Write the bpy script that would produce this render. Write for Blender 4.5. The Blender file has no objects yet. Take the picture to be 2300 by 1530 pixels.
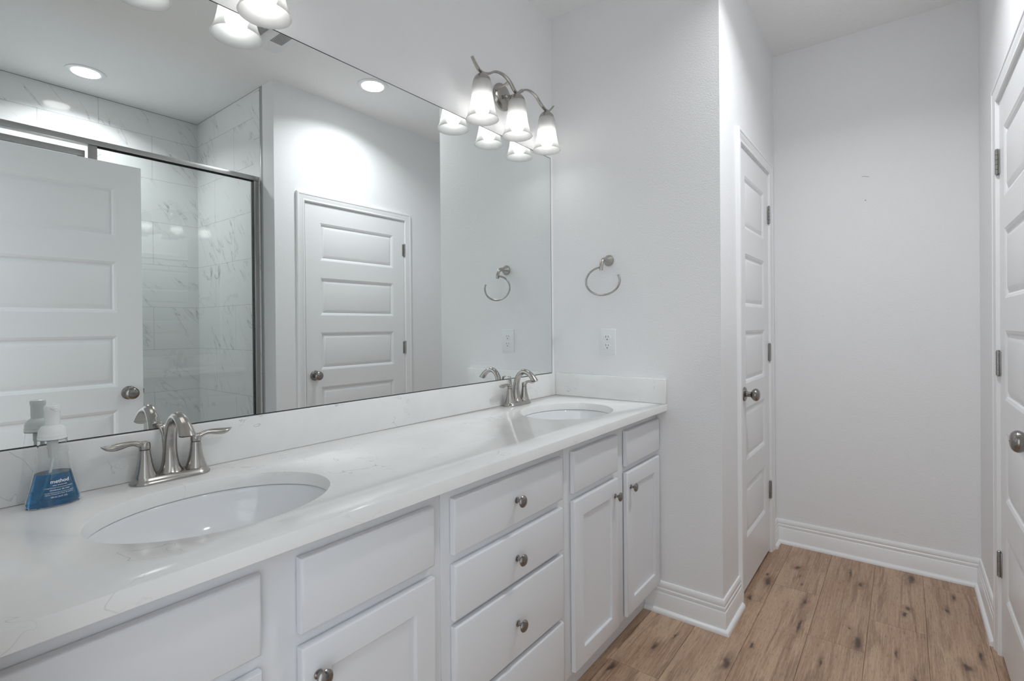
import bpy, bmesh, math, random
from mathutils import Vector, Matrix

random.seed(7)
SC = bpy.context.scene
COL = SC.collection

# ------------------------------------------------------------------ camera
FPX, SHIFT_V = 1141.1972, -27.6465
CAM_POS = Vector((-2.1274, -1.3787, 1.2377))
YAW, PITCH, ROLL = 0.6569, -0.0039, -0.0090
fw = Vector((math.cos(YAW)*math.cos(PITCH), math.sin(YAW)*math.cos(PITCH), math.sin(PITCH)))
rt = Vector((math.sin(YAW), -math.cos(YAW), 0))
up = rt.cross(fw)
r2 = math.cos(ROLL)*rt + math.sin(ROLL)*up
u2 = -math.sin(ROLL)*rt + math.cos(ROLL)*up
cam_data = bpy.data.cameras.new('camera')
cam = bpy.data.objects.new('camera', cam_data)
COL.objects.link(cam)
cam.matrix_world = Matrix(((r2.x, u2.x, -fw.x, CAM_POS.x), (r2.y, u2.y, -fw.y, CAM_POS.y), (r2.z, u2.z, -fw.z, CAM_POS.z), (0, 0, 0, 1)))
cam_data.sensor_fit = 'HORIZONTAL'
cam_data.sensor_width = 36
cam_data.lens = FPX/2300*36
cam_data.shift_y = SHIFT_V/2300
cam_data.clip_start = 0.01
SC.camera = cam

# ------------------------------------------------------------------ world, exposure
W = bpy.data.worlds.new('world')
SC.world = W
W.use_nodes = True
W.node_tree.nodes['Background'].inputs[0].default_value = (0.86, 0.94, 1.0, 1)
W.node_tree.nodes['Background'].inputs[1].default_value = 1.5
CAN_W, BULB_E, CAN_LENS_E = (8.0, 7.1), 11.5, 12.0
SC.view_settings.view_transform = 'Standard'
SC.view_settings.look = 'None'
SC.view_settings.gamma = 1
SC.view_settings.use_curve_mapping = False
SC.view_settings.exposure = 0.31
SC.cycles.max_bounces = 14
SC.cycles.diffuse_bounces = 7
SC.cycles.glossy_bounces = 6
SC.cycles.transmission_bounces = 12
SC.cycles.transparent_max_bounces = 12
SC.cycles.sample_clamp_indirect = 6
SC.cycles.caustics_reflective = True
SC.cycles.caustics_refractive = True
SC.cycles.blur_glossy = 0.5
SC.cycles.use_denoising = True

# ------------------------------------------------------------------ room dimensions (metres)
HC = 2.754            # ceiling
D = 0.798             # depth of the end wall beside the vanity
X2 = 1.0805           # back wall
WR = 1.660            # right wall
XL = -2.075           # entry wall
XS = -0.5565          # shower side wall
YSB = -WR-1.118       # shower back wall
ZC, ZS, DCT = 0.900, 1.006, 0.574
ZMT = 2.063           # mirror top
YM = -0.005           # mirror face
LEAF_TOP = 2.043

# ------------------------------------------------------------------ node helpers
class N:
    def __init__(s, name):
        s.m = bpy.data.materials.new(name)
        s.m.use_nodes = True
        s.t = s.m.node_tree
        s.b = s.t.nodes['Principled BSDF']
        s.out = s.t.nodes['Material Output']
    def new(s, kind, **kw):
        n = s.t.nodes.new(kind)
        for k, v in kw.items(): setattr(n, k, v)
        return n
    def link(s, a, b): s.t.links.new(a, b)
    def put(s, sock, v):
        if isinstance(v, bpy.types.NodeSocket): s.link(v, sock)
        else: sock.default_value = v
    def math(s, op, a, b=0.0, c=None, clamp=False):
        n = s.new('ShaderNodeMath', operation=op, use_clamp=clamp)
        s.put(n.inputs[0], a); s.put(n.inputs[1], b)
        if c is not None: s.put(n.inputs[2], c)
        return n.outputs[0]
    def vmath(s, op, a, b=(0, 0, 0)):
        n = s.new('ShaderNodeVectorMath', operation=op)
        s.put(n.inputs[0], a); s.put(n.inputs[1], b)
        return n.outputs['Value'] if op in ('LENGTH', 'DISTANCE') else n.outputs[0]
    def coord(s): return s.new('ShaderNodeTexCoord').outputs['Object']
    def noise(s, vec, scale, detail=2.0, rough=0.5, dist=0.0):
        n = s.new('ShaderNodeTexNoise')
        s.put(n.inputs['Vector'], vec)
        n.inputs['Scale'].default_value = scale
        n.inputs['Detail'].default_value = detail
        n.inputs['Roughness'].default_value = rough
        n.inputs['Distortion'].default_value = dist
        return n
    def maprange(s, v, a, b, c=0.0, d=1.0, smooth=True):
        n = s.new('ShaderNodeMapRange', interpolation_type='SMOOTHSTEP' if smooth else 'LINEAR')
        s.put(n.inputs[0], v)
        for i, q in enumerate((a, b, c, d)): s.put(n.inputs[1+i], q)
        return n.outputs[0]
    def mix(s, f, a, b, mode='MIX'):
        n = s.new('ShaderNodeMix', data_type='RGBA', blend_type=mode)
        s.put(n.inputs[0], f); s.put(n.inputs[6], a); s.put(n.inputs[7], b)
        return n.outputs[2]
    def bump(s, h, strength=0.3, dist=0.001):
        n = s.new('ShaderNodeBump')
        n.inputs['Strength'].default_value = strength
        n.inputs['Distance'].default_value = dist
        s.link(h, n.inputs['Height'])
        s.link(n.outputs[0], s.b.inputs['Normal'])
    def scale(s, vec, sc, rot=(0, 0, 0), loc=(0, 0, 0)):
        n = s.new('ShaderNodeMapping')
        s.put(n.inputs[0], vec)
        n.inputs['Scale'].default_value = sc
        n.inputs['Rotation'].default_value = rot
        n.inputs['Location'].default_value = loc
        return n.outputs[0]
    def base(s, v): s.put(s.b.inputs['Base Color'], v if isinstance(v, bpy.types.NodeSocket) or len(v) == 4 else (*v, 1))

def plain(name, col, rough=0.5, metal=0.0, spec=None, coat=0.0):
    n = N(name)
    n.base(col)
    n.b.inputs['Roughness'].default_value = rough
    n.b.inputs['Metallic'].default_value = metal
    if spec is not None: n.b.inputs['Specular IOR Level'].default_value = spec
    if coat: n.b.inputs['Coat Weight'].default_value = coat
    return n

def painted_plaster(name, col, bump, scale=170.0, dist=0.0012):
    n = N(name)
    n.base(col)
    n.b.inputs['Roughness'].default_value = 0.62
    c = n.coord()
    a = n.noise(c, scale, 2.0, 0.55)
    b = n.noise(c, scale*0.38, 1.0, 0.5)
    h = n.math('ADD', n.maprange(a.outputs[0], 0.38, 0.66), n.math('MULTIPLY', b.outputs[0], 0.7))
    n.bump(h, bump, dist)
    return n.m

def ceiling_paint():
    n = N('ceiling_knockdown')
    n.base((0.86, 0.86, 0.855))
    n.b.inputs['Roughness'].default_value = 0.8
    c = n.coord()
    a = n.noise(c, 55.0, 3.0, 0.6, 0.4)
    n.bump(n.maprange(a.outputs[0], 0.45, 0.62), 0.35, 0.002)
    return n.m

def painted_wood(name, col, rough=0.35):
    n = N(name)
    n.base(col)
    n.b.inputs['Roughness'].default_value = rough
    a = n.noise(n.coord(), 60.0, 2.0)
    n.bump(a.outputs[0], 0.03, 0.001)
    return n.m

def quartz():
    n = N('white_quartz')
    c = n.coord()
    warp = n.noise(c, 6.5, 2.0, 0.5)
    w = n.vmath('ADD', c, n.vmath('MULTIPLY', warp.outputs['Color'], (0.16, 0.16, 0.16)))
    a = n.noise(w, 5.2, 4.0, 0.55)
    line = n.maprange(n.math('ABSOLUTE', n.math('SUBTRACT', a.outputs[0], 0.5)), 0.0, 0.0045, 1.0, 0.0)
    where = n.maprange(n.noise(c, 7.0, 2.0).outputs[0], 0.48, 0.66)
    f = n.math('MULTIPLY', line, n.math('MULTIPLY', where, 0.55))
    cloud = n.maprange(n.noise(c, 9.0, 5.0, 0.6).outputs[0], 0.3, 0.75)
    col = n.mix(cloud, (0.85, 0.85, 0.84, 1), (0.81, 0.81, 0.80, 1))
    n.base(n.mix(f, col, (0.34, 0.34, 0.35, 1)))
    n.b.inputs['Roughness'].default_value = 0.13
    n.b.inputs['Specular IOR Level'].default_value = 0.4
    return n.m

def marble_tile(name, axis, joint0, zj=2.584, ph=0.2975, pw=0.594, grout=True):
    n = N(name)
    c = n.coord()
    sep = n.new('ShaderNodeSeparateXYZ'); n.link(c, sep.inputs[0])
    u, z = sep.outputs[axis], sep.outputs[2]
    rz = n.math('DIVIDE', n.math('SUBTRACT', z, zj), ph)
    row = n.math('FLOOR', rz)
    par = n.math('FLOORED_MODULO', row, 2.0)
    ru = n.math('SUBTRACT', n.math('DIVIDE', n.math('SUBTRACT', u, joint0), pw), n.math('MULTIPLY', par, 0.5))
    colm = n.math('FLOOR', ru)
    fz, fu = n.math('FRACT', rz), n.math('FRACT', ru)
    ez = n.math('MULTIPLY', n.math('MINIMUM', fz, n.math('SUBTRACT', 1.0, fz)), ph)
    eu = n.math('MULTIPLY', n.math('MINIMUM', fu, n.math('SUBTRACT', 1.0, fu)), pw)
    edge = n.math('MINIMUM', ez, eu)
    g = n.maprange(edge, 0.0008, 0.0016, 1.0, 0.0)
    comb = n.new('ShaderNodeCombineXYZ'); n.link(row, comb.inputs[0]); n.link(colm, comb.inputs[1])
    wn = n.new('ShaderNodeTexWhiteNoise', noise_dimensions='3D'); n.link(comb.outputs[0], wn.inputs[0])
    uv = n.new('ShaderNodeCombineXYZ'); n.link(u, uv.inputs[0]); n.link(z, uv.inputs[1])
    off = n.vmath('ADD', uv.outputs[0], n.vmath('MULTIPLY', wn.outputs['Color'], (9.0, 9.0, 9.0)))
    sgn = -1
    rotv = n.scale(off, (1, 1, 1), (0, 0, sgn*math.radians(-52)))
    st = n.scale(rotv, (0.55, 2.6, 1))
    warp = n.noise(st, 4.5, 4.0, 0.65)
    st2 = n.vmath('ADD', st, n.vmath('MULTIPLY', warp.outputs['Color'], (0.10, 0.22, 0)))
    a = n.noise(st2, 3.1, 3.0, 0.55)
    d = n.math('ABSOLUTE', n.math('SUBTRACT', a.outputs[0], 0.5))
    fine = n.maprange(d, 0.0, 0.0055, 1.0, 0.0)
    soft = n.maprange(d, 0.0, 0.030, 0.22, 0.0)
    where = n.maprange(n.noise(off, 4.5, 2.0).outputs[0], 0.40, 0.62)
    f = n.math('MULTIPLY', n.math('MAXIMUM', fine, soft), where)
    base = n.mix(n.math('MULTIPLY', f, 0.75), (0.80, 0.805, 0.80, 1), (0.26, 0.26, 0.27, 1))
    n.base(n.mix(n.math('MULTIPLY', g, 0.75), base, (0.36, 0.36, 0.36, 1)) if grout else base)
    n.b.inputs['Roughness'].default_value = 0.10
    return n.m

KNOTS = [(-0.255, -0.614, .034, .012), (-0.153, -0.655, .030, .005), (-0.202, -0.858, .05, .017), (-0.02, -0.905, .016, .007),
         (0.226, -1.035, .075, .009), (0.442, -1.02, .030, .011), (0.866, -1.166, .060, .006), (0.767, -1.212, .030, .012),
         (0.65, -1.385, .022, .014), (0.587, -1.375, .020, .010), (0.236, -1.232, .055, .020), (0.337, -1.199, .012, .008),
         (0.017, -1.133, .042, .006), (0.55, -0.857, .045, .018), (0.984, -1.40, .060, .020), (0.733, -1.521, .020, .010),
         (0.292, -1.553, .040, .015), (0.41, -1.601, .045, .008), (0.781, -0.947, .020, .018), (0.244, -1.352, .030, .006),
         (0.33, -0.82, .030, .012), (0.62, -0.845, .014, .006), (-0.46, -0.53, .04, .012), (0.88, -1.55, .03, .012), (0.05, -1.50, .04, .010),
         (0.70, -0.97, .012, .006), (0.62, -0.99, .016, .006), (0.10, -1.40, .035, .009)]
def oak_plank():
    n = N('oak_vinyl_plank')
    c = n.coord()
    att = n.new('ShaderNodeAttribute', attribute_name='plank')
    tone = att.outputs['Fac']
    shift = n.new('ShaderNodeCombineXYZ')
    n.link(n.math('MULTIPLY', tone, 17.3), shift.inputs[0]); n.link(n.math('MULTIPLY', tone, 41.7), shift.inputs[1])
    p = n.vmath('ADD', c, shift.outputs[0])
    wave = n.noise(n.scale(p, (1.6, 7.0, 1)), 1.0, 3.0, 0.55, 0.6)
    fine = n.noise(n.scale(p, (5.0, 150.0, 1)), 1.0, 4.0, 0.7)
    mid = n.noise(n.scale(p, (2.0, 26.0, 1)), 1.0, 4.0, 0.6, 0.8)
    pores = n.noise(n.scale(p, (28.0, 420.0, 1)), 1.0, 2.0, 0.5)
    warpv = n.noise(c, 30.0, 3.0, 0.6)
    warpb = n.noise(c, 9.0, 2.0, 0.6)
    cw = n.vmath('ADD', c, n.vmath('MULTIPLY', n.vmath('SUBTRACT', warpv.outputs['Color'], (0.5, 0.5, 0.5)), (0.045, 0.020, 0)))
    cw = n.vmath('ADD', cw, n.vmath('MULTIPLY', n.vmath('SUBTRACT', warpb.outputs['Color'], (0.5, 0.5, 0.5)), (0.075, 0.022, 0)))
    knot = core = None
    for (x, y, sx, sy) in KNOTS:
        d = n.vmath('LENGTH', n.vmath('MULTIPLY', n.vmath('SUBTRACT', cw, (x, y, 0)), (0.85/sx, 1.0/sy, 0)))
        k = n.maprange(d, 0.0, 2.3, 1.0, 0.0)
        knot = k if knot is None else n.math('MAXIMUM', knot, k)
        k2 = n.maprange(d, 0.2, 0.9, 1.0, 0.0)
        core = k2 if core is None else n.math('MAXIMUM', core, k2)
    streak = n.maprange(n.noise(n.scale(c, (9.0, 60.0, 1)), 1.0, 3.0, 0.6, 0.5).outputs[0], 0.30, 0.62, 0.25, 1.0)
    knot = n.math('MULTIPLY', knot, streak)
    light = n.mix(tone, (0.39, 0.27, 0.195, 1), (0.52, 0.385, 0.288, 1))
    col = n.mix(n.maprange(wave.outputs[0], 0.35, 0.70), light, (0.335, 0.22, 0.155, 1))
    col = n.mix(n.math('MULTIPLY', n.maprange(mid.outputs[0], 0.47, 0.66), 0.75), col, (0.22, 0.142, 0.098, 1))
    col = n.mix(n.math('MULTIPLY', n.maprange(fine.outputs[0], 0.42, 0.68), 0.55), col, (0.55, 0.42, 0.325, 1))
    col = n.mix(n.math('MULTIPLY', n.maprange(pores.outputs[0], 0.54, 0.70), 0.55), col, (0.15, 0.095, 0.065, 1))
    col = n.mix(n.math('MULTIPLY', knot, 0.66), col, (0.10, 0.06, 0.045, 1))
    col = n.mix(n.math('MULTIPLY', core, 0.75), col, (0.028, 0.022, 0.02, 1))
    n.base(n.vmath('MULTIPLY', col, (1.13, 1.06, 0.97)))
    n.b.inputs['Roughness'].default_value = 0.42
    n.bump(fine.outputs[0], 0.08, 0.0006)
    return n.m

def brushed(name, col, rough, aniso=0.0):
    n = N(name)
    n.base(col)
    n.b.inputs['Metallic'].default_value = 1.0
    a = n.noise(n.scale(n.coord(), (30, 30, 600)), 1.0, 2.0)
    n.put(n.b.inputs['Roughness'], n.maprange(a.outputs[0], 0.3, 0.7, rough*0.85, rough*1.15))
    return n.m

def glass(name, col, rough=0.0, ior=1.45):
    n = N(name)
    n.base(col)
    n.b.inputs['Transmission Weight'].default_value = 1.0
    n.b.inputs['Roughness'].default_value = rough
    n.b.inputs['IOR'].default_value = ior
    return n.m

def thin_glass():
    n = N('shower_glass')
    fr = n.new('ShaderNodeFresnel'); fr.inputs[0].default_value = 1.75
    tr = n.new('ShaderNodeBsdfTransparent'); tr.inputs[0].default_value = (0.955, 0.975, 0.965, 1)
    gl = n.new('ShaderNodeBsdfGlossy'); gl.inputs[1].default_value = 0.015
    mx = n.new('ShaderNodeMixShader')
    n.link(n.math('MULTIPLY', fr.outputs[0], 1.0), mx.inputs[0]); n.link(tr.outputs[0], mx.inputs[1]); n.link(gl.outputs[0], mx.inputs[2])
    n.link(mx.outputs[0], n.out.inputs[0])
    return n.m

def frosted():
    n = N('frosted_shade_glass')
    tl = n.new('ShaderNodeBsdfTranslucent'); tl.inputs[0].default_value = (0.68, 0.68, 0.675, 1)
    df = n.new('ShaderNodeBsdfDiffuse'); df.inputs[0].default_value = (0.44, 0.445, 0.445, 1)
    tp = n.new('ShaderNodeBsdfTransparent'); tp.inputs[0].default_value = (0.97, 0.97, 0.96, 1)
    gl = n.new('ShaderNodeBsdfGlossy'); gl.inputs[1].default_value = 0.3
    a = n.new('ShaderNodeMixShader'); a.inputs[0].default_value = 0.45
    n.link(tl.outputs[0], a.inputs[1]); n.link(df.outputs[0], a.inputs[2])
    b = n.new('ShaderNodeMixShader'); b.inputs[0].default_value = 0.28
    n.link(a.outputs[0], b.inputs[1]); n.link(tp.outputs[0], b.inputs[2])
    c = n.new('ShaderNodeMixShader'); c.inputs[0].default_value = 0.04
    n.link(b.outputs[0], c.inputs[1]); n.link(gl.outputs[0], c.inputs[2])
    n.link(c.outputs[0], n.out.inputs[0])
    return n.m

def glow(name, col, e):
    n = N(name)
    n.base((0.9, 0.9, 0.9))
    n.b.inputs['Emission Color'].default_value = (*col, 1)
    n.b.inputs['Emission Strength'].default_value = e
    return n.m

M_WALL = painted_plaster('wall_paint', (0.835, 0.838, 0.845), 0.24)
M_CEIL = ceiling_paint()
M_TRIM = painted_wood('trim_paint', (0.86, 0.862, 0.868), 0.32)
M_DOOR = painted_wood('door_paint', (0.83, 0.834, 0.84), 0.33)
M_CAB = painted_wood('cabinet_paint', (0.755, 0.765, 0.79), 0.38)
M_QUARTZ = quartz()
M_TILE_B = marble_tile('marble_tile_back', 0, -1.141)
M_TILE_S = marble_tile('marble_tile_side', 1, -2.485)
M_TILE_E = marble_tile('marble_tile_edge', 1, -3.0, zj=2.44, pw=4.0)
M_FLOOR = oak_plank()
M_DARK = plain('dark_gap', (0.02, 0.018, 0.016), 0.9).m
M_NICKEL = brushed('brushed_nickel', (0.45, 0.43, 0.405), 0.21)
M_KNOB = brushed('dark_nickel', (0.30, 0.285, 0.27), 0.22)
M_HINGE = brushed('satin_nickel_hinge', (0.36, 0.355, 0.34), 0.38)
M_ALU = brushed('satin_frame_metal', (0.50, 0.50, 0.49), 0.34)
M_MIRROR = plain('mirror_silver', (0.855, 0.885, 0.88), 0.0, 1.0).m
M_EDGE = plain('mirror_edge', (0.03, 0.035, 0.035), 0.3).m
M_PORC = plain('white_porcelain', (0.80, 0.81, 0.825), 0.07, 0, 0.5).m
M_PLASTIC = plain('white_plastic', (0.80, 0.81, 0.81), 0.35).m
M_SLOT = plain('black_slot', (0.01, 0.01, 0.01), 0.6).m
M_SHADE = frosted()
M_BULB = glow('lit_bulb', (1.0, 0.985, 0.965), BULB_E)
M_LENS = glow('lit_lens', (1.0, 0.985, 0.965), CAN_LENS_E)
M_SGLASS = thin_glass()
M_CLEAR = glass('clear_plastic', (0.97, 0.98, 0.98), 0.0, 1.35)
M_SOAP = glass('blue_soap', (0.06, 0.36, 0.70), 0.0, 1.33)
_c = plain('translucent_white_cap', (0.86, 0.87, 0.87), 0.25)
_c.b.inputs['Subsurface Weight'].default_value = 0.6
_c.b.inputs['Subsurface Radius'].default_value = (0.012, 0.012, 0.012)
M_CAP = _c.m
_h = plain('clear_hook_plastic', (0.82, 0.84, 0.85), 0.08)
_h.b.inputs['Alpha'].default_value = 0.42
M_HOOK = _h.m
M_PRINT = plain('white_print', (0.9, 0.93, 0.95), 0.5).m
M_CRACK_GAP = plain('crack_and_gap_dark', (0.10, 0.10, 0.10), 0.8).m  # dark tone for wall marks; also painted in as shade in the ceiling joint
M_CHIP = plain('raw_wood', (0.30, 0.2, 0.13), 0.8).m

# ------------------------------------------------------------------ mesh helpers
class B:
    """collects geometry, then becomes ONE mesh object"""
    def __init__(s): s.bm = bmesh.new()
    def loop(s, pts): return [s.bm.verts.new(p) for p in pts]
    def face(s, vs):
        try: return s.bm.faces.new(vs)
        except ValueError: return None
    def bridge(s, a, b, closed=True):
        n = len(a)
        for i in range(n if closed else n-1):
            s.face((a[i], a[(i+1) % n], b[(i+1) % n], b[i]))
    def quad(s, *p): return s.face(s.loop(p))
    def box(s, x0, x1, y0, y1, z0, z1, bev=0.0, seg=2):
        r = bmesh.ops.create_cube(s.bm, size=1.0)
        vs = r['verts']
        for v in vs:
            v.co = Vector(((x0+x1)/2+v.co.x*(x1-x0), (y0+y1)/2+v.co.y*(y1-y0), (z0+z1)/2+v.co.z*(z1-z0)))
        if bev:
            es = list({e for v in vs for e in v.link_edges})
            bmesh.ops.bevel(s.bm, geom=es, offset=bev, segments=seg, profile=0.5, affect='EDGES')
        return s
    def lathe(s, prof, center=(0, 0, 0), axis=(0, 0, 1), n=32, sx=1.0, sy=1.0, cap0=True, cap1=True):
        """prof: list of (radius, distance along axis)"""
        ax = Vector(axis).normalized()
        q = Vector((0, 0, 1)).rotation_difference(ax)
        c = Vector(center)
        prev = None
        first = last = None
        for (r, h) in prof:
            ring = s.loop([c + q @ Vector((r*sx*math.cos(2*math.pi*i/n), r*sy*math.sin(2*math.pi*i/n), h)) for i in range(n)])
            if prev: s.bridge(prev, ring)
            else: first = ring
            prev = last = ring
        if cap0: s.face(first[::-1])
        if cap1: s.face(last)
        return s
    def tube(s, pts, rad, n=14, up=(0, 0, 1), cap=True, close=False, level_end=None):
        """rad: one radius, or a list of r / (r_side, r_up) per point"""
        pts = [Vector(p) for p in pts]
        m = len(pts)
        if not isinstance(rad, (list, tuple)): rad = [rad]*m
        prev = first = None
        U = Vector(up)
        for i, p in enumerate(pts):
            if close: t = pts[(i+1) % m]-pts[i-1]
            else: t = pts[min(i+1, m-1)]-pts[max(i-1, 0)]
            t.normalize()
            side = t.cross(U)
            if side.length < 1e-4: side = t.cross(Vector((1, 0, 0)))
            side.normalize()
            u = side.cross(t).normalized()
            r = rad[i]
            ra, rb = (r, r) if not isinstance(r, (list, tuple)) else r
            ring = s.loop([p + side*(ra*math.cos(2*math.pi*k/n)) + u*(rb*math.sin(2*math.pi*k/n)) for k in range(n)])
            if prev: s.bridge(prev, ring)
            else: first = ring
            prev = ring
        if level_end is not None:
            for v in prev: v.co += t*((level_end-v.co.z)/t.z)
        if close: s.bridge(prev, first)
        elif cap:
            s.face(first[::-1]); s.face(prev)
        return s
    def sweep(s, prof, frames, close=False, caps=True):
        """prof: (a, b) pairs; frames: (origin, vecA, vecB) - one profile copy per frame"""
        rings = [s.loop([Vector(o)+Vector(a)*p[0]+Vector(b)*p[1] for p in prof]) for (o, a, b) in frames]
        for r0, r1 in zip(rings, rings[1:]): s.bridge(r0, r1)
        if close: s.bridge(rings[-1], rings[0])
        elif caps:
            s.face(rings[0][::-1]); s.face(rings[-1])
        return s
    def rect_loops(s, x0, x1, z0, z1, steps, y_of, fill_last=True, fill_first=True):
        """nested rectangles in the xz plane; steps: (inset, depth)"""
        prev = None
        for (i, d) in steps:
            y = y_of(d)
            ring = s.loop([(x0+i, y, z0+i), (x1-i, y, z0+i), (x1-i, y, z1-i), (x0+i, y, z1-i)])
            if prev: s.bridge(prev, ring)
            elif fill_first: s.face(ring[::-1])
            prev = ring
        if fill_last: s.face(prev)
        return s
    def obj(s, name, mat, parent=None, loc=None, smooth=True, angle=35, mats=None, kind=None):
        bmesh.ops.recalc_face_normals(s.bm, faces=s.bm.faces[:])
        me = bpy.data.meshes.new(name)
        s.bm.to_mesh(me); s.bm.free()
        for m in (mats or [mat]): me.materials.append(m)
        if smooth:
            me.polygons.foreach_set('use_smooth', [True]*len(me.polygons))
            me.set_sharp_from_angle(angle=math.radians(angle))
        o = bpy.data.objects.new(name, me)
        COL.objects.link(o)
        if parent: o.parent = parent
        if loc: o.location = loc
        if kind: o['kind'] = kind
        return o

def struct(name, b, mat, parent=None, **kw):
    o = b.obj(name, mat, parent, **kw)
    if parent is None: o['kind'] = 'structure'
    return o
def thing(name, label, cat, loc, rotz=0.0, group=None):
    o = bpy.data.objects.new(name, None)
    o.empty_display_size = 0.05
    COL.objects.link(o)
    o.location = loc; o.rotation_euler = (0, 0, rotz)
    o['label'] = label; o['category'] = cat
    if group: o['group'] = group
    return o
def tag(o, label, cat, group=None):
    o['label'] = label; o['category'] = cat
    if group: o['group'] = group
    return o
def copy_tree(o, parent=None):
    c = o.copy(); COL.objects.link(c)
    if parent: c.parent = parent
    for ch in list(o.children): copy_tree(ch, c)
    return c

def smooth_path(pts, k=6):
    """Catmull-Rom through tuples of any length"""
    out = []
    m = len(pts)
    for i in range(m-1):
        p0, p1, p2, p3 = pts[max(i-1, 0)], pts[i], pts[i+1], pts[min(i+2, m-1)]
        for j in range(k):
            t = j/k
            out.append(tuple(0.5*((2*b)+(-a+c)*t+(2*a-5*b+4*c-d)*t*t+(-a+3*b-3*c+d)*t**3) for a, b, c, d in zip(p0, p1, p2, p3)))
    out.append(tuple(pts[-1]))
    return out

# ================================================================== THE SETTING
# floor: planks run along x
b = B()
tones = []
layer_faces = []
rows = [-0.882+0.188*k for k in range(-6, 6)]
joints = {-0.882: 0.328, -1.07: 0.5425, -1.258: 0.182, -1.446: 0.455, -0.694: -0.42, -0.506: 0.1, -1.634: 0.95}
XF0, XF1, YF0, YF1 = -4.2, 1.2, -1.80, 0.05
for y in rows:
    j = next((v for k, v in joints.items() if abs(k-y) < 0.004), random.uniform(0, 1.2))
    y0, y1 = max(y, YF0), min(y+0.188, YF1)
    if y1-y0 < 0.004: continue
    x = j-1.22*5
    while x < XF1:
        xa, xb = max(x, XF0), min(x+1.22, XF1)
        if xb-xa > 0.01:
            n0 = len(b.bm.faces)
            g = 0.0003
            lo = b.loop([(xa+g, y0+g, -0.003), (xb-g, y0+g, -0.003), (xb-g, y1-g, -0.003), (xa+g, y1-g, -0.003)])
            hi = b.loop([(xa+g+.0004, y0+g+.0004, 0), (xb-g-.0004, y0+g+.0004, 0), (xb-g-.0004, y1-g-.0004, 0), (xa+g+.0004, y1-g-.0004, 0)])
            b.bridge(lo, hi); b.face(hi)
            t = random.random()
            tones += [t]*(len(b.bm.faces)-n0)
        x += 1.22
n0 = len(b.bm.faces)
b.box(XF0, XF1, YF0, YF1, -0.06, -0.003)
tones += [0.5]*(len(b.bm.faces)-n0)
slab_from = n0
fl = struct('floor', b, M_FLOOR, smooth=False)
fl.data.materials.append(plain('plank_joint', (0.20, 0.14, 0.10), 0.8).m)
at = fl.data.attributes.new('plank', 'FLOAT', 'FACE')
at.data.foreach_set('value', tones)
for i, p in enumerate(fl.data.polygons):
    if i >= slab_from: p.material_index = 1

struct('ceiling', B().box(-2.3, 1.2, -2.9, 0.12, HC, HC+0.1), M_CEIL, smooth=False)
struct('wall_mirror', B().box(-2.3, 0.12, 0.0, 0.12, 0, HC), M_WALL, smooth=False)
# end wall beside the vanity: a block (closet corner) with one rounded outer edge
b = B(); b.box(0.0, 0.12, -D, 0.0, 0, HC)
struct('wall_end', b, M_WALL, smooth=False)

OPEN = {}
def wall_with_door(name, x0, x1, yf, depth, oa, ob, ztop):
    """solid wall along x whose room face is y=yf; the doorway oa..ob is a recess closed at the back"""
    s = 1 if depth > 0 else -1
    ya, yb = sorted((yf, yf+depth))
    yr0, yr1 = sorted((yf+s*(abs(depth)-0.02), yf+depth))
    b = B()
    b.box(x0, oa, ya, yb, 0, HC); b.box(ob, x1, ya, yb, 0, HC); b.box(oa, ob, ya, yb, ztop, HC); b.box(oa, ob, yr0, yr1, 0, ztop)
    return struct(name, b, M_WALL, smooth=False)
# closet door A in the wall running back from the vanity corner
A_HINGE, A_LOCK = 0.8965, 0.303
B_HINGE, B_LOCK = 0.4511, -0.3576
wall_with_door('wall_closet', 0.12, X2+0.12, -D, 0.125, A_LOCK-0.021, A_HINGE+0.021, LEAF_TOP+0.022)
wall_with_door('wall_right', XS, X2+0.12, -WR, -0.125, B_LOCK-0.021, B_HINGE+0.021, LEAF_TOP+0.022)
wb = struct('wall_back', B().box(X2, X2+0.12, -WR-0.1, -D, 0, HC), M_WALL, smooth=False)
b = B()
crk = [(-1.2085, 2.0005), (-1.2150, 1.9990), (-1.2215, 1.9985), (-1.2280, 1.9955), (-1.2360, 1.9950), (-1.2415, 1.9905)]
b.tube([(X2-0.0002, y, z) for y, z in crk], [0.0003, 0.0006, 0.0008, 0.0007, 0.0008, 0.0003], n=6)
b.obj('crack', M_CRACK_GAP, wb)
B().lathe([(0.0022, 0), (0.0022, 0.0006)], (X2-0.0006, -1.2247, 1.8737), (1, 0, 0), n=10).obj('nail_hole', M_CRACK_GAP, wb)

# entry wall behind the camera, with the doorway the picture is taken from
EY0, EY1 = -1.645, -0.800
b = B()
b.box(XL-0.12, XL, EY1+0.02, 0.0, 0, HC); b.box(XL-0.12, XL, -2.9, EY0-0.02, 0, HC); b.box(XL-0.12, XL, EY0-0.02, EY1+0.02, 2.066, HC)
struct('wall_entry', b, M_WALL, smooth=False)

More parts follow.
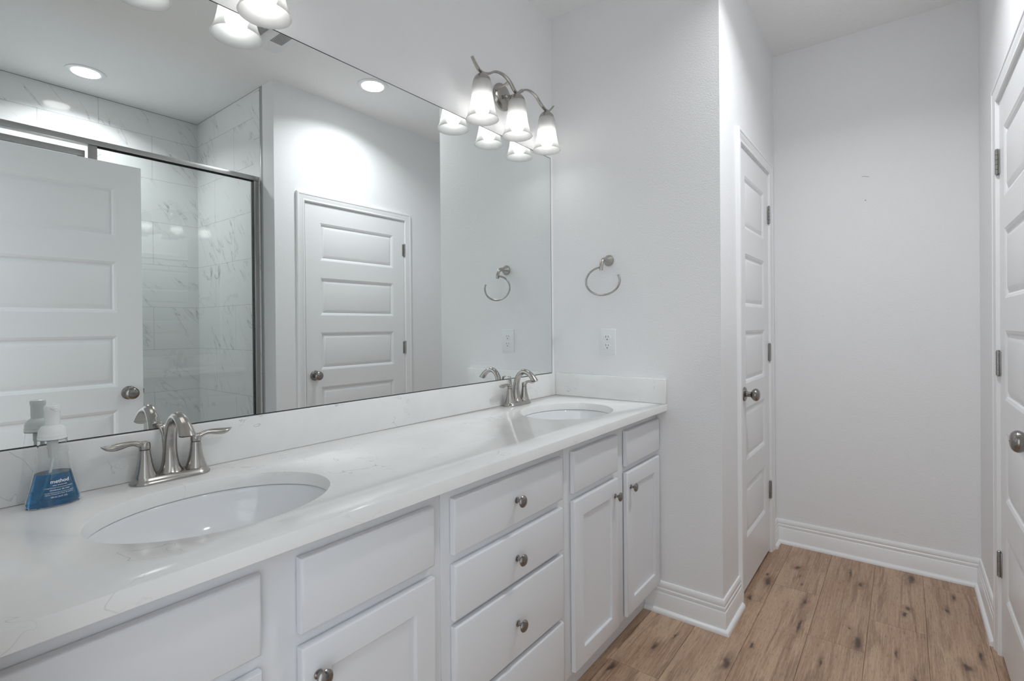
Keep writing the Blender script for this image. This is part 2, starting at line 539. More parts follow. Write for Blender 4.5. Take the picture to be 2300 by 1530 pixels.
# shower alcove
wsb = struct('wall_shower_back', B().box(XL, XS+0.12, YSB-0.1, YSB, 0, HC-0.0028), M_TILE_B, smooth=False)
B().box(XL, XS-0.001, YSB-0.02, YSB-0.001, HC-0.0028, HC).obj('ceiling_gap_shade', M_CRACK_GAP, wsb, smooth=False)  # dark strip standing in for the shade in the joint above the tile
ws = struct('wall_shower_side', B().box(XS, XS+0.1, YSB, -1.909, 0, HC-0.0028), M_TILE_S, smooth=False)
B().box(XS+0.001, XS+0.02, YSB, -1.82, HC-0.0028, HC).obj('ceiling_gap_shade', M_CRACK_GAP, ws, smooth=False)  # same dark strip as painted shade along the side wall joint
B().box(XS-0.0005, XS+0.1, -1.9082, -1.828, 0, HC-0.0028, 0.0004).obj('tile_strip', M_TILE_E, ws, smooth=False)
B().box(XS-0.003, XS+0.02, -1.8278, -1.8165, 0, HC-0.002, 0.0012).obj('tile_edge_trim', M_ALU, ws)
B().box(XS-0.0012, XS+0.02, -1.8162, -1.797, 0, HC-0.002, 0.0005).obj('grout_bead', plain('grey_grout', (0.42, 0.43, 0.43), 0.7).m, ws)
struct('wall_shower_return', B().box(XS, XS+0.1, -1.7975, -WR-0.125, 0, HC), M_WALL, smooth=False)
struct('trim_1', B().box(XL, XS, -1.95, -1.80, 0, 0.10, 0.006), M_PORC)          # shower curb
struct('floor_shower', B().box(XL, XS, YSB, -1.95, -0.06, 0.03), M_PORC)

# baseboards with shoe moulding
BASE = [(0, 0), (0.015, 0), (0.015, 0.082), (0.0135, 0.0855), (0.0105, 0.0875), (0.0125, 0.093), (0.0118, 0.1015), (0.0085, 0.1055),
        (0.0095, 0.1075), (0.0098, 0.116), (0.0085, 0.125), (0.0055, 0.1305), (0.0, 0.1315)]
SHOE = [(0.015, 0), (0.028, 0), (0.028, 0.006), (0.0265, 0.0115), (0.0225, 0.0165), (0.0185, 0.0185), (0.015, 0.019)]
def baseboard(name, pts, shoe_end=None):
    """pts: plan polyline of the wall face, room on the right hand side when walking along it"""
    def frames(pp):
        fr = []
        for i, p in enumerate(pp):
            ns = []
            if i > 0: ns.append((Vector(p)-Vector(pp[i-1])).normalized())
            if i < len(pp)-1: ns.append((Vector(pp[i+1])-Vector(p)).normalized())
            nn = [Vector((d.y, -d.x)) for d in ns]
            if len(nn) == 1: a = nn[0]
            else:
                a = (nn[0]+nn[1]); a = a/(a.length_squared/2)
            fr.append(((p[0], p[1], 0), (a.x, a.y, 0), (0, 0, 1)))
        return fr
    b = B(); b.sweep(BASE, frames(pts))
    o = struct(name, b, M_TRIM, angle=28)
    b = B(); b.sweep(SHOE, frames(shoe_end or pts))
    b.obj('shoe_moulding', M_TRIM, o, angle=50)
    return o
CAS = 0.054           # casing width
baseboard('baseboard_end', [(0.0, -0.4732), (0.0, -D), (A_LOCK-0.0075-CAS-0.0005, -D)])
baseboard('baseboard_back', [(A_HINGE+0.0075+CAS+0.0005, -D), (X2, -D), (X2, -WR), (B_HINGE+0.0075+CAS+0.0005, -WR)])
baseboard('baseboard_right', [(B_LOCK-0.0075-CAS-0.0005, -WR), (XS, -WR)])

# door casings + jambs
CASING = [(0, 0), (0, 0.0085), (0.002, 0.0105), (0.0105, 0.0105), (0.0115, 0.0085), (0.0135, 0.0080), (0.018, 0.0098), (0.030, 0.0135),
          (0.0385, 0.0148), (0.0395, 0.0165), (0.042, 0.0172), (0.0495, 0.0172), (0.053, 0.0155), (0.054, 0.012), (0.054, 0)]
def casing(name, xa, xb, yf, out, top=LEAF_TOP):
    """casing round the opening xa..xb on the wall face y=yf, out=-1/+1 into the room; jamb and stop behind it"""
    xi0, xi1, zt = xa-0.0075, xb+0.0075, top+0.0085
    b = B()
    fr = [((xi0, yf, 0), (-1, 0, 0), (0, out, 0)), ((xi0, yf, zt), (-1, 0, 1), (0, out, 0)),
          ((xi1, yf, zt), (1, 0, 1), (0, out, 0)), ((xi1, yf, 0), (1, 0, 0), (0, out, 0))]
    b.sweep(CASING, fr)
    o = struct(name, b, M_TRIM, angle=25)
    b = B()
    t = 0.018
    def bx(x0, x1, d0, d1, z0, z1):
        ya, yb = sorted((yf-out*d0, yf-out*d1))
        b.box(x0, x1, ya, yb, z0, z1)
    bx(xa-0.003-t, xa-0.003, 0, 0.10, 0, top+0.003+t); bx(xb+0.003, xb+0.003+t, 0, 0.10, 0, top+0.003+t)
    bx(xa-0.003, xb+0.003, 0, 0.10, top+0.003, top+0.003+t)
    bx(xa-0.003, xa+0.010, 0.0385, 0.075, 0, top+0.003); bx(xb-0.010, xb+0.003, 0.0385, 0.075, 0, top+0.003); bx(xa+0.010, xb-0.010, 0.0385, 0.075, top-0.010, top+0.003)
    b.obj('door_jamb', M_TRIM, o, smooth=False)
    return o
casing('trim_2', A_LOCK, A_HINGE, -D, -1)
casing('trim_3', B_LOCK, B_HINGE, -WR, 1)
# casing and jamb of the entry doorway (room side of the entry wall)
b = B()
zt = 2.0515
b.sweep(CASING, [((XL, EY1+0.01, 0), (0, 1, 0), (1, 0, 0)), ((XL, EY1+0.01, zt), (0, 1, 1), (1, 0, 0)), ((XL, EY0+0.002, zt), (0, 0, 1), (1, 0, 0))])
e = struct('trim_4', b, M_TRIM, angle=25)
b = B(); b.box(XL-0.118, XL, EY1, EY1+0.018, 0, 2.06).box(XL-0.118, XL, EY0-0.018, EY0, 0, 2.06).box(XL-0.118, XL, EY0, EY1, 2.046, 2.064)
b.obj('door_jamb', M_TRIM, e, smooth=False)

# ------------------------------------------------------------------ five-panel doors
PZ = [(1.680-0.012, 1.926-0.012), (1.3205-0.012, 1.5665-0.012), (0.962-0.012, 1.208-0.012), (0.6035-0.012, 0.8495-0.012), (0.245-0.012, 0.491-0.012)]
PSTEP = [(0, 0), (0.003, 0.0012), (0.010, 0.0032), (0.0165, 0.0088), (0.0195, 0.0092), (0.036, 0.0030), (0.040, 0.0022)]
def door_leaf(name, w, sgn, stile=0.103, st2=None):
    """leaf from x=0 (hinge edge) to sgn*w, front y=0 facing -y, back y=0.035"""
    x0, x1 = (0.0, w) if sgn > 0 else (-w, 0.0)
    z0, z1 = 0.008, LEAF_TOP-0.012
    T = 0.035
    b = B()
    for y, dsgn in ((0.0, 1), (T, -1)):
        xa, xb = x0+stile, x1-stile
        def strip(xA, xB, zA, zB): b.quad((xA, y, zA), (xB, y, zA), (xB, y, zB), (xA, y, zB))
        strip(x0, xa, z0, z1); strip(xb, x1, z0, z1)
        zz = [z1]+[q for p in PZ for q in (p[1], p[0])]+[z0]
        for i in range(0, len(zz), 2): strip(xa, xb, zz[i+1], zz[i])
        for (pa, pb) in PZ:
            b.rect_loops(xa, xb, pa, pb, PSTEP, lambda d: y+dsgn*d, True, False)
    b.quad((x0, 0, z0), (x0, T, z0), (x0, T, z1), (x0, 0, z1)); b.quad((x1, 0, z0), (x1, T, z0), (x1, T, z1), (x1, 0, z1))
    b.quad((x0, 0, z0), (x1, 0, z0), (x1, T, z0), (x0, T, z0)); b.quad((x0, 0, z1), (x1, 0, z1), (x1, T, z1), (x0, T, z1))
    bmesh.ops.remove_doubles(b.bm, verts=b.bm.verts[:], dist=0.0001)
    return struct(name, b, M_DOOR, angle=20)
def door_knob(parent, x, z, sides=(-1,), rose=0.032, privacy=False):
    for s in sides:
        y = 0.0 if s < 0 else 0.035
        c = (x, y, z)
        k = B().lathe([(0.0135, 0.006), (0.0125, 0.014), (0.0115, 0.024), (0.0125, 0.030), (0.019, 0.0345), (0.0255, 0.0405), (0.0285, 0.0475),
                       (0.0285, 0.052), (0.0265, 0.0575), (0.0215, 0.0625), (0.013, 0.0655), (0.0015, 0.0665)], c, (0, s, 0), 32).obj('knob', M_KNOB, parent)
        B().lathe([(0.0325, 0), (0.033, 0.003), (0.031, 0.0065), (0.024, 0.0095), (0.0135, 0.011)], c, (0, s, 0), 32).obj('rose', M_KNOB, k)
        if privacy:
            B().lathe([(0.0018, 0), (0.0018, 0.0006)], (x, y+s*0.0663, z), (0, s, 0), 8).obj('release_hole', M_SLOT, k)
def hinge(parent, x, z, sgn):
    """butt hinge on the hinge edge; barrel proud of the front face"""
    b = B()
    L = 0.089
    k = L/5
    for i in range(5):
        b.lathe([(0.0062, z-L/2+i*k+0.0005), (0.0066, z-L/2+i*k+0.001), (0.0066, z-L/2+(i+1)*k-0.001), (0.0062, z-L/2+(i+1)*k-0.0005)], (x, -0.0062, 0), (0, 0, 1), 14)
    b.lathe([(0.0035, z-L/2-0.003), (0.0035, z+L/2+0.003)], (x, -0.0062, 0), (0, 0, 1), 10)
    b.lathe([(0.0052, z+L/2), (0.0056, z+L/2+0.0025), (0.003, z+L/2+0.005)], (x, -0.0062, 0), (0, 0, 1), 12)
    h = b.obj('hinge', M_HINGE, parent)
    for xa, xb in (sorted((x+sgn*0.0045, x+sgn*0.019)), sorted((x-sgn*0.002, x-sgn*0.0115))): B().box(xa, xb, -0.0035, -0.0005, z-L/2, z+L/2, 0.0008).obj('hinge_leaf', M_HINGE, h)

HZ = [1.8257-0.012, 1.0841-0.012, 0.3413-0.012]
d1 = door_leaf('door_1', A_HINGE-A_LOCK, -1, stile=0.096)
d1.location = (A_HINGE, -D, 0.012)
for z in HZ: hinge(d1, 0.003, z, -1)
door_knob(d1, -(A_HINGE-A_LOCK)+0.060, 0.917-0.012)
d2 = door_leaf('door_2', B_HINGE-B_LOCK, 1)
d2.location = (B_HINGE, -WR, 0.012); d2.rotation_euler = (0, 0, math.pi)
for z in HZ: hinge(d2, -0.003, z, 1)
door_knob(d2, (B_HINGE-B_LOCK)-0.058, 0.929-0.012, privacy=True)
d3 = door_leaf('door_3', 0.813, -1)
d3.location = (-1.2422-0.813, -1.6506, 0.012); d3.rotation_euler = (0, 0, math.pi)
door_knob(d3, -0.813+0.059, 0.928-0.012, sides=(-1, 1), privacy=True)
B().box(-0.813-0.008, -0.813+0.001, 0.012, 0.022, 0.932-0.024, 0.932-0.002, 0.002).box(-0.813-0.0012, -0.813+0.001, 0.005, 0.030, 0.932-0.042, 0.932+0.016, 0.0004).obj('latch', M_KNOB, d3)

# ================================================================== VANITY
YFF, YFR = -0.526, -0.545          # face frame front, door front
def slab_front(x0, x1, z0, z1):
    b = B()
    b.rect_loops(x0, x1, z0, z1, [(0, 0.0162), (0, 0.0065), (0.0008, 0.0035), (0.0028, 0.0010), (0.006, 0.0)], lambda d: YFR+d)
    return b
def shaker(x0, x1, z0, z1):
    b = B()
    b.rect_loops(x0, x1, z0, z1, [(0, 0.0162), (0, 0.006), (0.0008, 0.0032), (0.0026, 0.001), (0.0055, 0.0), (0.0572, 0.0), (0.0580, 0.0008), (0.0592, 0.0085)], lambda d: YFR+d)
    return b
def cabinet_knob(parent, x, z):
    B().lathe([(0.0080, 0), (0.0088, 0.0012), (0.0082, 0.0028), (0.0055, 0.0045), (0.0044, 0.0085), (0.0044, 0.0130), (0.0062, 0.0155), (0.0125, 0.0178),
               (0.0156, 0.0205), (0.0160, 0.0228), (0.0140, 0.0258), (0.0090, 0.0282), (0.0012, 0.0292)], (x, YFR, z), (0, -1, 0), 28).obj('knob', M_KNOB, parent)
def carcass(root, x0, x1, back=-0.03):
    b = B()
    b.box(x0, x0+0.016, YFF+0.019, back, 0.113, 0.868); b.box(x1-0.016, x1, YFF+0.019, back, 0.113, 0.868)
    b.box(x0+0.016, x1-0.016, YFF+0.019, back, 0.113, 0.129); b.box(x0+0.016, x1-0.016, back-0.008, back, 0.129, 0.868)
    b.box(x0, x1, -0.40, -0.39, 0.0, 0.113)
    b.obj('carcass', M_CAB, root, smooth=False)
    B().box(x0, x1, YFF, YFF+0.0188, 0.113, 0.8685, 0.0007).obj('face_frame', M_CAB, root)
    B().box(x0, x1, -0.472, -0.458, 0.0, 0.1125).obj('toe_kick', M_CAB, root, smooth=False)
G = 0.0006
def sink_base(x0, x1, fa, fb, name_label):
    cx = (x0+x1)/2
    root = thing('vanity_cabinet', name_label, 'cabinet', (cx, 0, 0), group='white vanity base cabinets')
    carcass(root, x0+G-cx, x1-G-cx)
    (a0, a1), (b0, b1) = fa, fb
    for (p, q) in (fa, fb): slab_front(p-cx, q-cx, 0.7005, 0.8345).obj('false_front', M_CAB, root)
    dl = shaker(a0-cx, a1-cx, 0.1265, 0.6755).obj('cabinet_door', M_CAB, root)
    cabinet_knob(dl, a1-cx-0.030, 0.618)
    dr = shaker(b0-cx, b1-cx, 0.1265, 0.6755).obj('cabinet_door', M_CAB, root)
    cabinet_knob(dr, b0-cx+0.030, 0.618)
    return root
sink_base(-2.075, -1.302, (-2.043, -1.722), (-1.654, -1.334), 'white sink base cabinet under the near basin with the soap bottle')
sink_base(-0.763, -0.003, (-0.7275, -0.413), (-0.3395, -0.014), 'white sink base cabinet under the far basin, against the end wall')
rd = thing('vanity_cabinet', 'white cabinet of four stacked drawers in the middle of the vanity', 'cabinet', (-1.0325, 0, 0), group='white vanity base cabinets')
carcass(rd, -1.302+G+1.0325, -0.763-G+1.0325)
for (z0, z1, kz) in ((0.7005, 0.8335, 0.766), (0.545, 0.6765, 0.608), (0.3375, 0.5305, 0.431), (0.1265, 0.3225, 0.225)):
    dz = slab_front(-1.2715+1.0325, -0.794+1.0325, z0, z1).obj('drawer', M_CAB, rd)
    cabinet_knob(dz, 0.0, kz)

# countertop with two oval cut-outs
SINKS = [(-1.687, -0.312), (-0.388, -0.312)]
SA, SB = 0.2127, 0.1700
def oval(cx, cy, a, b_, z, n=72): return [(cx+a*math.cos(2*math.pi*i/n), cy+b_*math.sin(2*math.pi*i/n), z) for i in range(n)]
def rect(x0, x1, y0, y1, z): return [(x0, y0, z), (x1, y0, z), (x1, y1, z), (x0, y1, z)]
ct = thing('countertop', 'long white quartz vanity countertop with two oval cut-outs', 'countertop', (0, 0, 0.87))
b = B()
X0c, X1c, Y0c, Y1c = -2.074, -0.0005, -DCT, -0.0005
def rings(z, ins):
    return [b.loop(rect(X0c+ins, X1c-ins, Y0c+ins, Y1c-ins, z))] + [b.loop(oval(cx, cy, SA+ins, SB+ins, z)) for cx, cy in SINKS]
lv = [rings(0.030, 0.0028), rings(0.0292, 0.0009), rings(0.0272, 0.0), rings(0.0012, 0.0), rings(0.0, 0.0012)]
for r0, r1 in zip(lv, lv[1:]):
    for a_, c_ in zip(r0, r1): b.bridge(a_, c_)
for r in (lv[0], lv[-1]):
    es = []
    for lp in r:
        for i in range(len(lp)): es.append(b.bm.edges.get((lp[i], lp[(i+1) % len(lp)])))
    bmesh.ops.triangle_fill(b.bm, edges=es, use_beauty=True, use_dissolve=False)
b.obj('slab', M_QUARTZ, ct, angle=40)
tag(B().box(X0c, -0.0215, -0.0205, -0.0005, ZC+0.0001, ZS, 0.0018).obj('backsplash', M_QUARTZ), 'long veined quartz backsplash strip under the mirror', 'backsplash')
tag(B().box(-0.0205, -0.0005, -DCT, -0.0005, ZC+0.0001, ZS, 0.0018).obj('side_splash', M_QUARTZ), 'short veined quartz splash strip on the end wall below the outlet', 'backsplash')

def sink(cx, cy, label):
    root = thing('sink', label, 'sink', (cx, cy, 0.74), group='oval undermount sinks')
    prof = [(1.13, 0.1285), (1.025, 0.1285), (1.012, 0.126), (1.005, 0.120), (0.99, 0.105), (0.955, 0.080), (0.89, 0.055), (0.78, 0.033), (0.62, 0.018), (0.42, 0.010), (0.2, 0.006), (0.10, 0.004)]
    outer = [(0.10, -0.004), (0.42, -0.001), (0.64, 0.007), (0.82, 0.023), (0.935, 0.048), (1.0, 0.078), (1.04, 0.105), (1.06, 0.116), (1.13, 0.119)]
    b = B()
    pr = None
    first = None
    for (s_, z) in prof+outer:
        lp = b.loop(oval(0, 0, SA*s_, SB*s_, z))
        if pr: b.bridge(pr, lp)
        else: first = lp
        pr = lp
    b.bridge(pr, first)
    b.obj('basin', M_PORC, root, angle=50)
    B().lathe([(0.0225, 0.0060), (0.0220, 0.0072), (0.0165, 0.0078), (0.0160, 0.0065), (0.0150, 0.0065), (0.0145, 0.0095), (0.008, 0.0110), (0.0005, 0.0112)], (0, 0, 0), n=28, cap0=False).obj('drain', M_NICKEL, root)
    return root
sink(SINKS[0][0], SINKS[0][1], 'oval white undermount basin in front of the soap bottle')
sink(SINKS[1][0], SINKS[1][1], 'oval white undermount basin near the end wall below the towel ring')

# ------------------------------------------------------------------ faucets
def stadium(hx, r, z, n=10):
    pts = []
    for i in range(n+1):
        a = -math.pi/2+math.pi*i/n
        pts.append((hx-r+r*math.cos(a), r*math.sin(a), z))
    for i in range(n+1):
        a = math.pi/2+math.pi*i/n
        pts.append((-hx+r+r*math.cos(a), r*math.sin(a), z))
    return pts
def faucet(loc, label):
    """origin on the deck; spout points to -y"""
    root = thing('faucet', label, 'faucet', loc, group='brushed nickel centerset faucets')
    b = B()
    pr = None
    for (hx, r, z) in [(0.0785, 0.0290, 0), (0.0795, 0.0300, 0.0015), (0.0793, 0.0298, 0.0040), (0.0765, 0.0270, 0.0075), (0.0740, 0.0245, 0.0115), (0.0728, 0.0233, 0.0150)]:
        lp = b.loop(stadium(hx, r, z))
        if pr: b.bridge(pr, lp)
        else: b.face(lp[::-1])
        pr = lp
    b.face(pr)
    b.obj('base_plate', M_NICKEL, root, angle=50)
    for s in (-1, 1):
        cx = s*0.0508
        c = B().lathe([(0.0222, 0.0150), (0.0218, 0.0175), (0.0190, 0.0245), (0.0163, 0.0345), (0.0140, 0.0455), (0.0121, 0.0580), (0.0108, 0.0695), (0.0104, 0.0735)], (cx, 0, 0), n=32).obj('valve_cone', M_NICKEL, root)
        B().lathe([(0.0092, 0.0733), (0.0092, 0.0752)], (cx, 0, 0), n=24).obj('gap_ring', M_SLOT, c)
        b = B()
        b.lathe([(0.0106, 0.0752), (0.0109, 0.0765), (0.0109, 0.0840), (0.0104, 0.0885), (0.0088, 0.0912), (0.005, 0.0924), (0.0005, 0.0926)], (cx, 0, 0), n=28)
        path = smooth_path([(0.000, 0.0850, 0.0092, 0.0068), (0.009, 0.0868, 0.0090, 0.0066), (0.018, 0.0905, 0.0080, 0.0056), (0.030, 0.0920, 0.0080, 0.0058), (0.044, 0.0902, 0.0096, 0.0072), (0.057, 0.0890, 0.0102, 0.0076), (0.067, 0.0902, 0.0086, 0.0058), (0.0750, 0.0932, 0.0044, 0.0026), (0.0785, 0.0950, 0.0010, 0.0006)], 5)
        b.tube([(cx+s*p[0], -0.0008*p[0]/0.01, p[1]) for p in path], [(p[2], p[3]) for p in path], n=16)
        b.obj('lever_handle', M_NICKEL, root, angle=60)
    sp = smooth_path([(0.004, 0.0148, 0.0260, 0.0230), (0.004, 0.0200, 0.0225, 0.0200), (0.0045, 0.0310, 0.0180, 0.0165), (0.006, 0.0500, 0.0152, 0.0142), (0.006, 0.0750, 0.0138, 0.0132), (0.001, 0.1020, 0.0130, 0.0126), (-0.010, 0.1260, 0.0126, 0.0118),
                      (-0.030, 0.1420, 0.0126, 0.0112), (-0.053, 0.1415, 0.0130, 0.0110), (-0.073, 0.1300, 0.0140, 0.0115), (-0.086, 0.1165, 0.0152, 0.0122), (-0.092, 0.1085, 0.0160, 0.0126)], 6)
    b = B()
    b.tube([(0, p[0], p[1]) for p in sp], [(p[3], p[2]) for p in sp], n=26, up=(1, 0, 0), level_end=0.1085)
    s_o = b.obj('spout', M_NICKEL, root, angle=60)
    B().lathe([(0.0095, 0.0), (0.0095, 0.003), (0.007, 0.0032)], (0, -0.0925, 0.1088), (0, 0, -1), n=20).obj('aerator', M_SLOT, s_o)
    rod = smooth_path([(0.0215, 0.012, 0.0026, 0.0026), (0.0250, 0.050, 0.0025, 0.0025), (0.0290, 0.088, 0.0028, 0.0026), (0.0305, 0.101, 0.0042, 0.0028), (0.0325, 0.110, 0.0070, 0.0030), (0.0360, 0.1165, 0.0090, 0.0030), (0.0405, 0.1185, 0.0092, 0.0024), (0.0430, 0.1175, 0.0086, 0.0014)], 4)
    B().tube([(-0.006, p[0], p[1]) for p in rod], [(p[3], p[2]) for p in rod], n=14, up=(1, 0, 0)).obj('lift_rod', M_NICKEL, root, angle=60)
    return root
faucet((-1.688, -0.0575, ZC), 'brushed nickel two-handle faucet beside the soap bottle')
faucet((-0.381, -0.0575, ZC), 'brushed nickel two-handle faucet in the corner near the end wall')

# ------------------------------------------------------------------ soap bottle
def bottle_w(z):
    pts = [(0.0, 0.0392), (0.003, 0.0408), (0.008, 0.0410), (0.02, 0.0385), (0.04, 0.0335), (0.063, 0.0287), (0.09, 0.0248), (0.115, 0.0226), (0.128, 0.0218)]
    for (za, wa), (zb, wb_) in zip(pts, pts[1:]):
        if z <= zb: return wa+(wb_-wa)*(z-za)/(zb-za)
    return pts[-1][1]
def bottle_d(z): return 0.0275+(0.0216-0.0275)*min(1, max(0, z/0.128))-(0.001 if z < 0.002 else 0)
BX, BY = -1.8925, -0.0680
bt = thing('soap_bottle', 'clear pump bottle half full of blue foaming hand soap', 'soap bottle', (BX, BY, ZC+0.0003))
def bottle_shell(b, zs, ins):
    pr = first = None
    for z in zs:
        lp = b.loop([((bottle_w(z)-ins)*math.cos(2*math.pi*i/56), (bottle_d(z)-ins)*math.sin(2*math.pi*i/56), z) for i in range(56)])
        if pr: b.bridge(pr, lp)
        else: first = lp
        pr = lp
    return first, pr
b = B()
zo = [0.0, 0.001, 0.003, 0.006, 0.010, 0.015, 0.02, 0.03, 0.04, 0.05, 0.063, 0.076, 0.09, 0.10, 0.115, 0.128]
f0, l0 = bottle_shell(b, zo, 0.0); b.face(f0[::-1])
f1, l1 = bottle_shell(b, [0.0022]+[z for z in zo if z >= 0.003], 0.0012); b.face(f1)
b.bridge(l0, l1)
b.obj('bottle_body', M_CLEAR, bt, angle=60)
b = B()
zl = [0.0024, 0.003, 0.006, 0.010, 0.015, 0.02, 0.03, 0.04, 0.05, 0.0625]
f0, l0 = bottle_shell(b, zl, 0.00135); b.face(f0[::-1]); b.face(l0)
b.obj('soap', M_SOAP, bt, angle=50)
c = B().lathe([(0.0222, 0.1272), (0.0226, 0.1280), (0.0224, 0.1315), (0.0221, 0.1320), (0.0223, 0.1325), (0.0219, 0.1365), (0.0216, 0.1370), (0.0216, 0.1410), (0.0200, 0.1470), (0.0168, 0.1515), (0.0122, 0.1540), (0.0116, 0.1545)], n=36).obj('collar', M_CAP, bt)
B().lathe([(0.0219, 0.1262), (0.0221, 0.1266), (0.0221, 0.1272), (0.0215, 0.1272)], n=36).obj('collar_gasket', M_CRACK_GAP, c)
ph = B().lathe([(0.0112, 0.1540), (0.0116, 0.1600), (0.0118, 0.1800), (0.0128, 0.1830), (0.0130, 0.1880), (0.0118, 0.1915), (0.006, 0.1930), (0.0005, 0.1932)], n=32).obj('pump_head', M_CAP, bt)
b = B(); b.tube([(0, -0.004, 0.1872), (0, -0.018, 0.1880), (0, -0.027, 0.1878), (0, -0.0315, 0.1862)], [(0.0066, 0.0040), (0.0054, 0.0034), (0.0046, 0.0030), (0.0040, 0.0026)], n=16)
b.tube([(0, -0.0295, 0.1872), (0, -0.0305, 0.1835)], 0.0028, n=12)
b.obj('nozzle', M_CAP, ph)
B().lathe([(0.0085, 0.1265), (0.0085, 0.1080), (0.0072, 0.1060), (0.0072, 0.0960), (0.0062, 0.0945), (0.0062, 0.0905)], n=20).obj('pump_chamber', M_CAP, bt)
B().tube(smooth_path([(0, 0, 0.092), (-0.003, -0.002, 0.07), (-0.013, -0.006, 0.035), (-0.025, -0.010, 0.009)], 4), 0.0024, n=10).obj('dip_tube', M_CAP, bt)
def printed(lines, parent):
    for txt, size, z, xc, wid, bold in lines:
        cu = bpy.data.curves.new('print', 'FONT')
        cu.body = txt; cu.size = 1.0; cu.align_x = 'CENTER'; cu.resolution_u = 3
        if bold: cu.offset = 0.018
        ob = bpy.data.objects.new('print_tmp', cu)
        COL.objects.link(ob)
        dg = bpy.context.evaluated_depsgraph_get(); dg.update()
        me = bpy.data.meshes.new_from_object(ob.evaluated_get(dg))
        COL.objects.unlink(ob); bpy.data.objects.remove(ob)
        xs_ = [v.co.x for v in me.vertices]
        ys_ = [v.co.y for v in me.vertices]
        sc_x = wid/(max(xs_)-min(xs_))
        mid = (max(xs_)+min(xs_))/2
        for v in me.vertices:
            x = xc+(v.co.x-mid)*sc_x
            zz = z+v.co.y*size
            w, dpt = bottle_w(zz), bottle_d(zz)
            v.co = (x, -(dpt*math.sqrt(max(0.02, 1-(x/w)**2)))-0.0003, zz)
        me.materials.clear(); me.materials.append(M_PRINT)
        me.name = 'printed_lettering'
        o = bpy.data.objects.new('printed_lettering', me)
        COL.objects.link(o); o.parent = parent
printed([('method', 0.0094, 0.0455, 0.0055, 0.0275, True), ('sea minerals', 0.0042, 0.0402, 0.0055, 0.0215, False),
         ('foaming hand wash with plant-based cleansers', 0.0030, 0.0360, 0.0035, 0.0430, False),
         ('minéraux de mer', 0.0046, 0.0312, 0.0055, 0.0295, False),
         ('mousse nettoyante pour les mains avec agents', 0.0030, 0.0270, 0.0045, 0.0430, False),
         ('agents nettoyants à base de plantes', 0.0030, 0.0238, 0.0045, 0.0420, False),
         ('300 mL (10 FL OZ)', 0.0040, 0.0180, 0.0040, 0.0245, False)], bt)

# ================================================================== MIRROR WALL
MX0, MX1 = -2.06, -0.025
mi = tag(B().box(MX0, MX1, YM, -0.0004, ZS+0.0006, ZMT).obj('mirror', M_MIRROR, None, smooth=False), 'wide frameless wall mirror above the vanity backsplash', 'mirror')
b = B()
t = 0.0020
b.box(MX0, MX1, YM-0.0004, YM+0.0001, ZMT-t, ZMT+0.0003).box(MX0, MX1, YM-0.0004, YM+0.0001, ZS+0.0006, ZS+0.0006+t)
b.box(MX1-t*0.8, MX1+0.0003, YM-0.0004, YM+0.0001, ZS+0.0006+t, ZMT-t)
b.obj('mirror_edge', M_EDGE, mi, smooth=False)

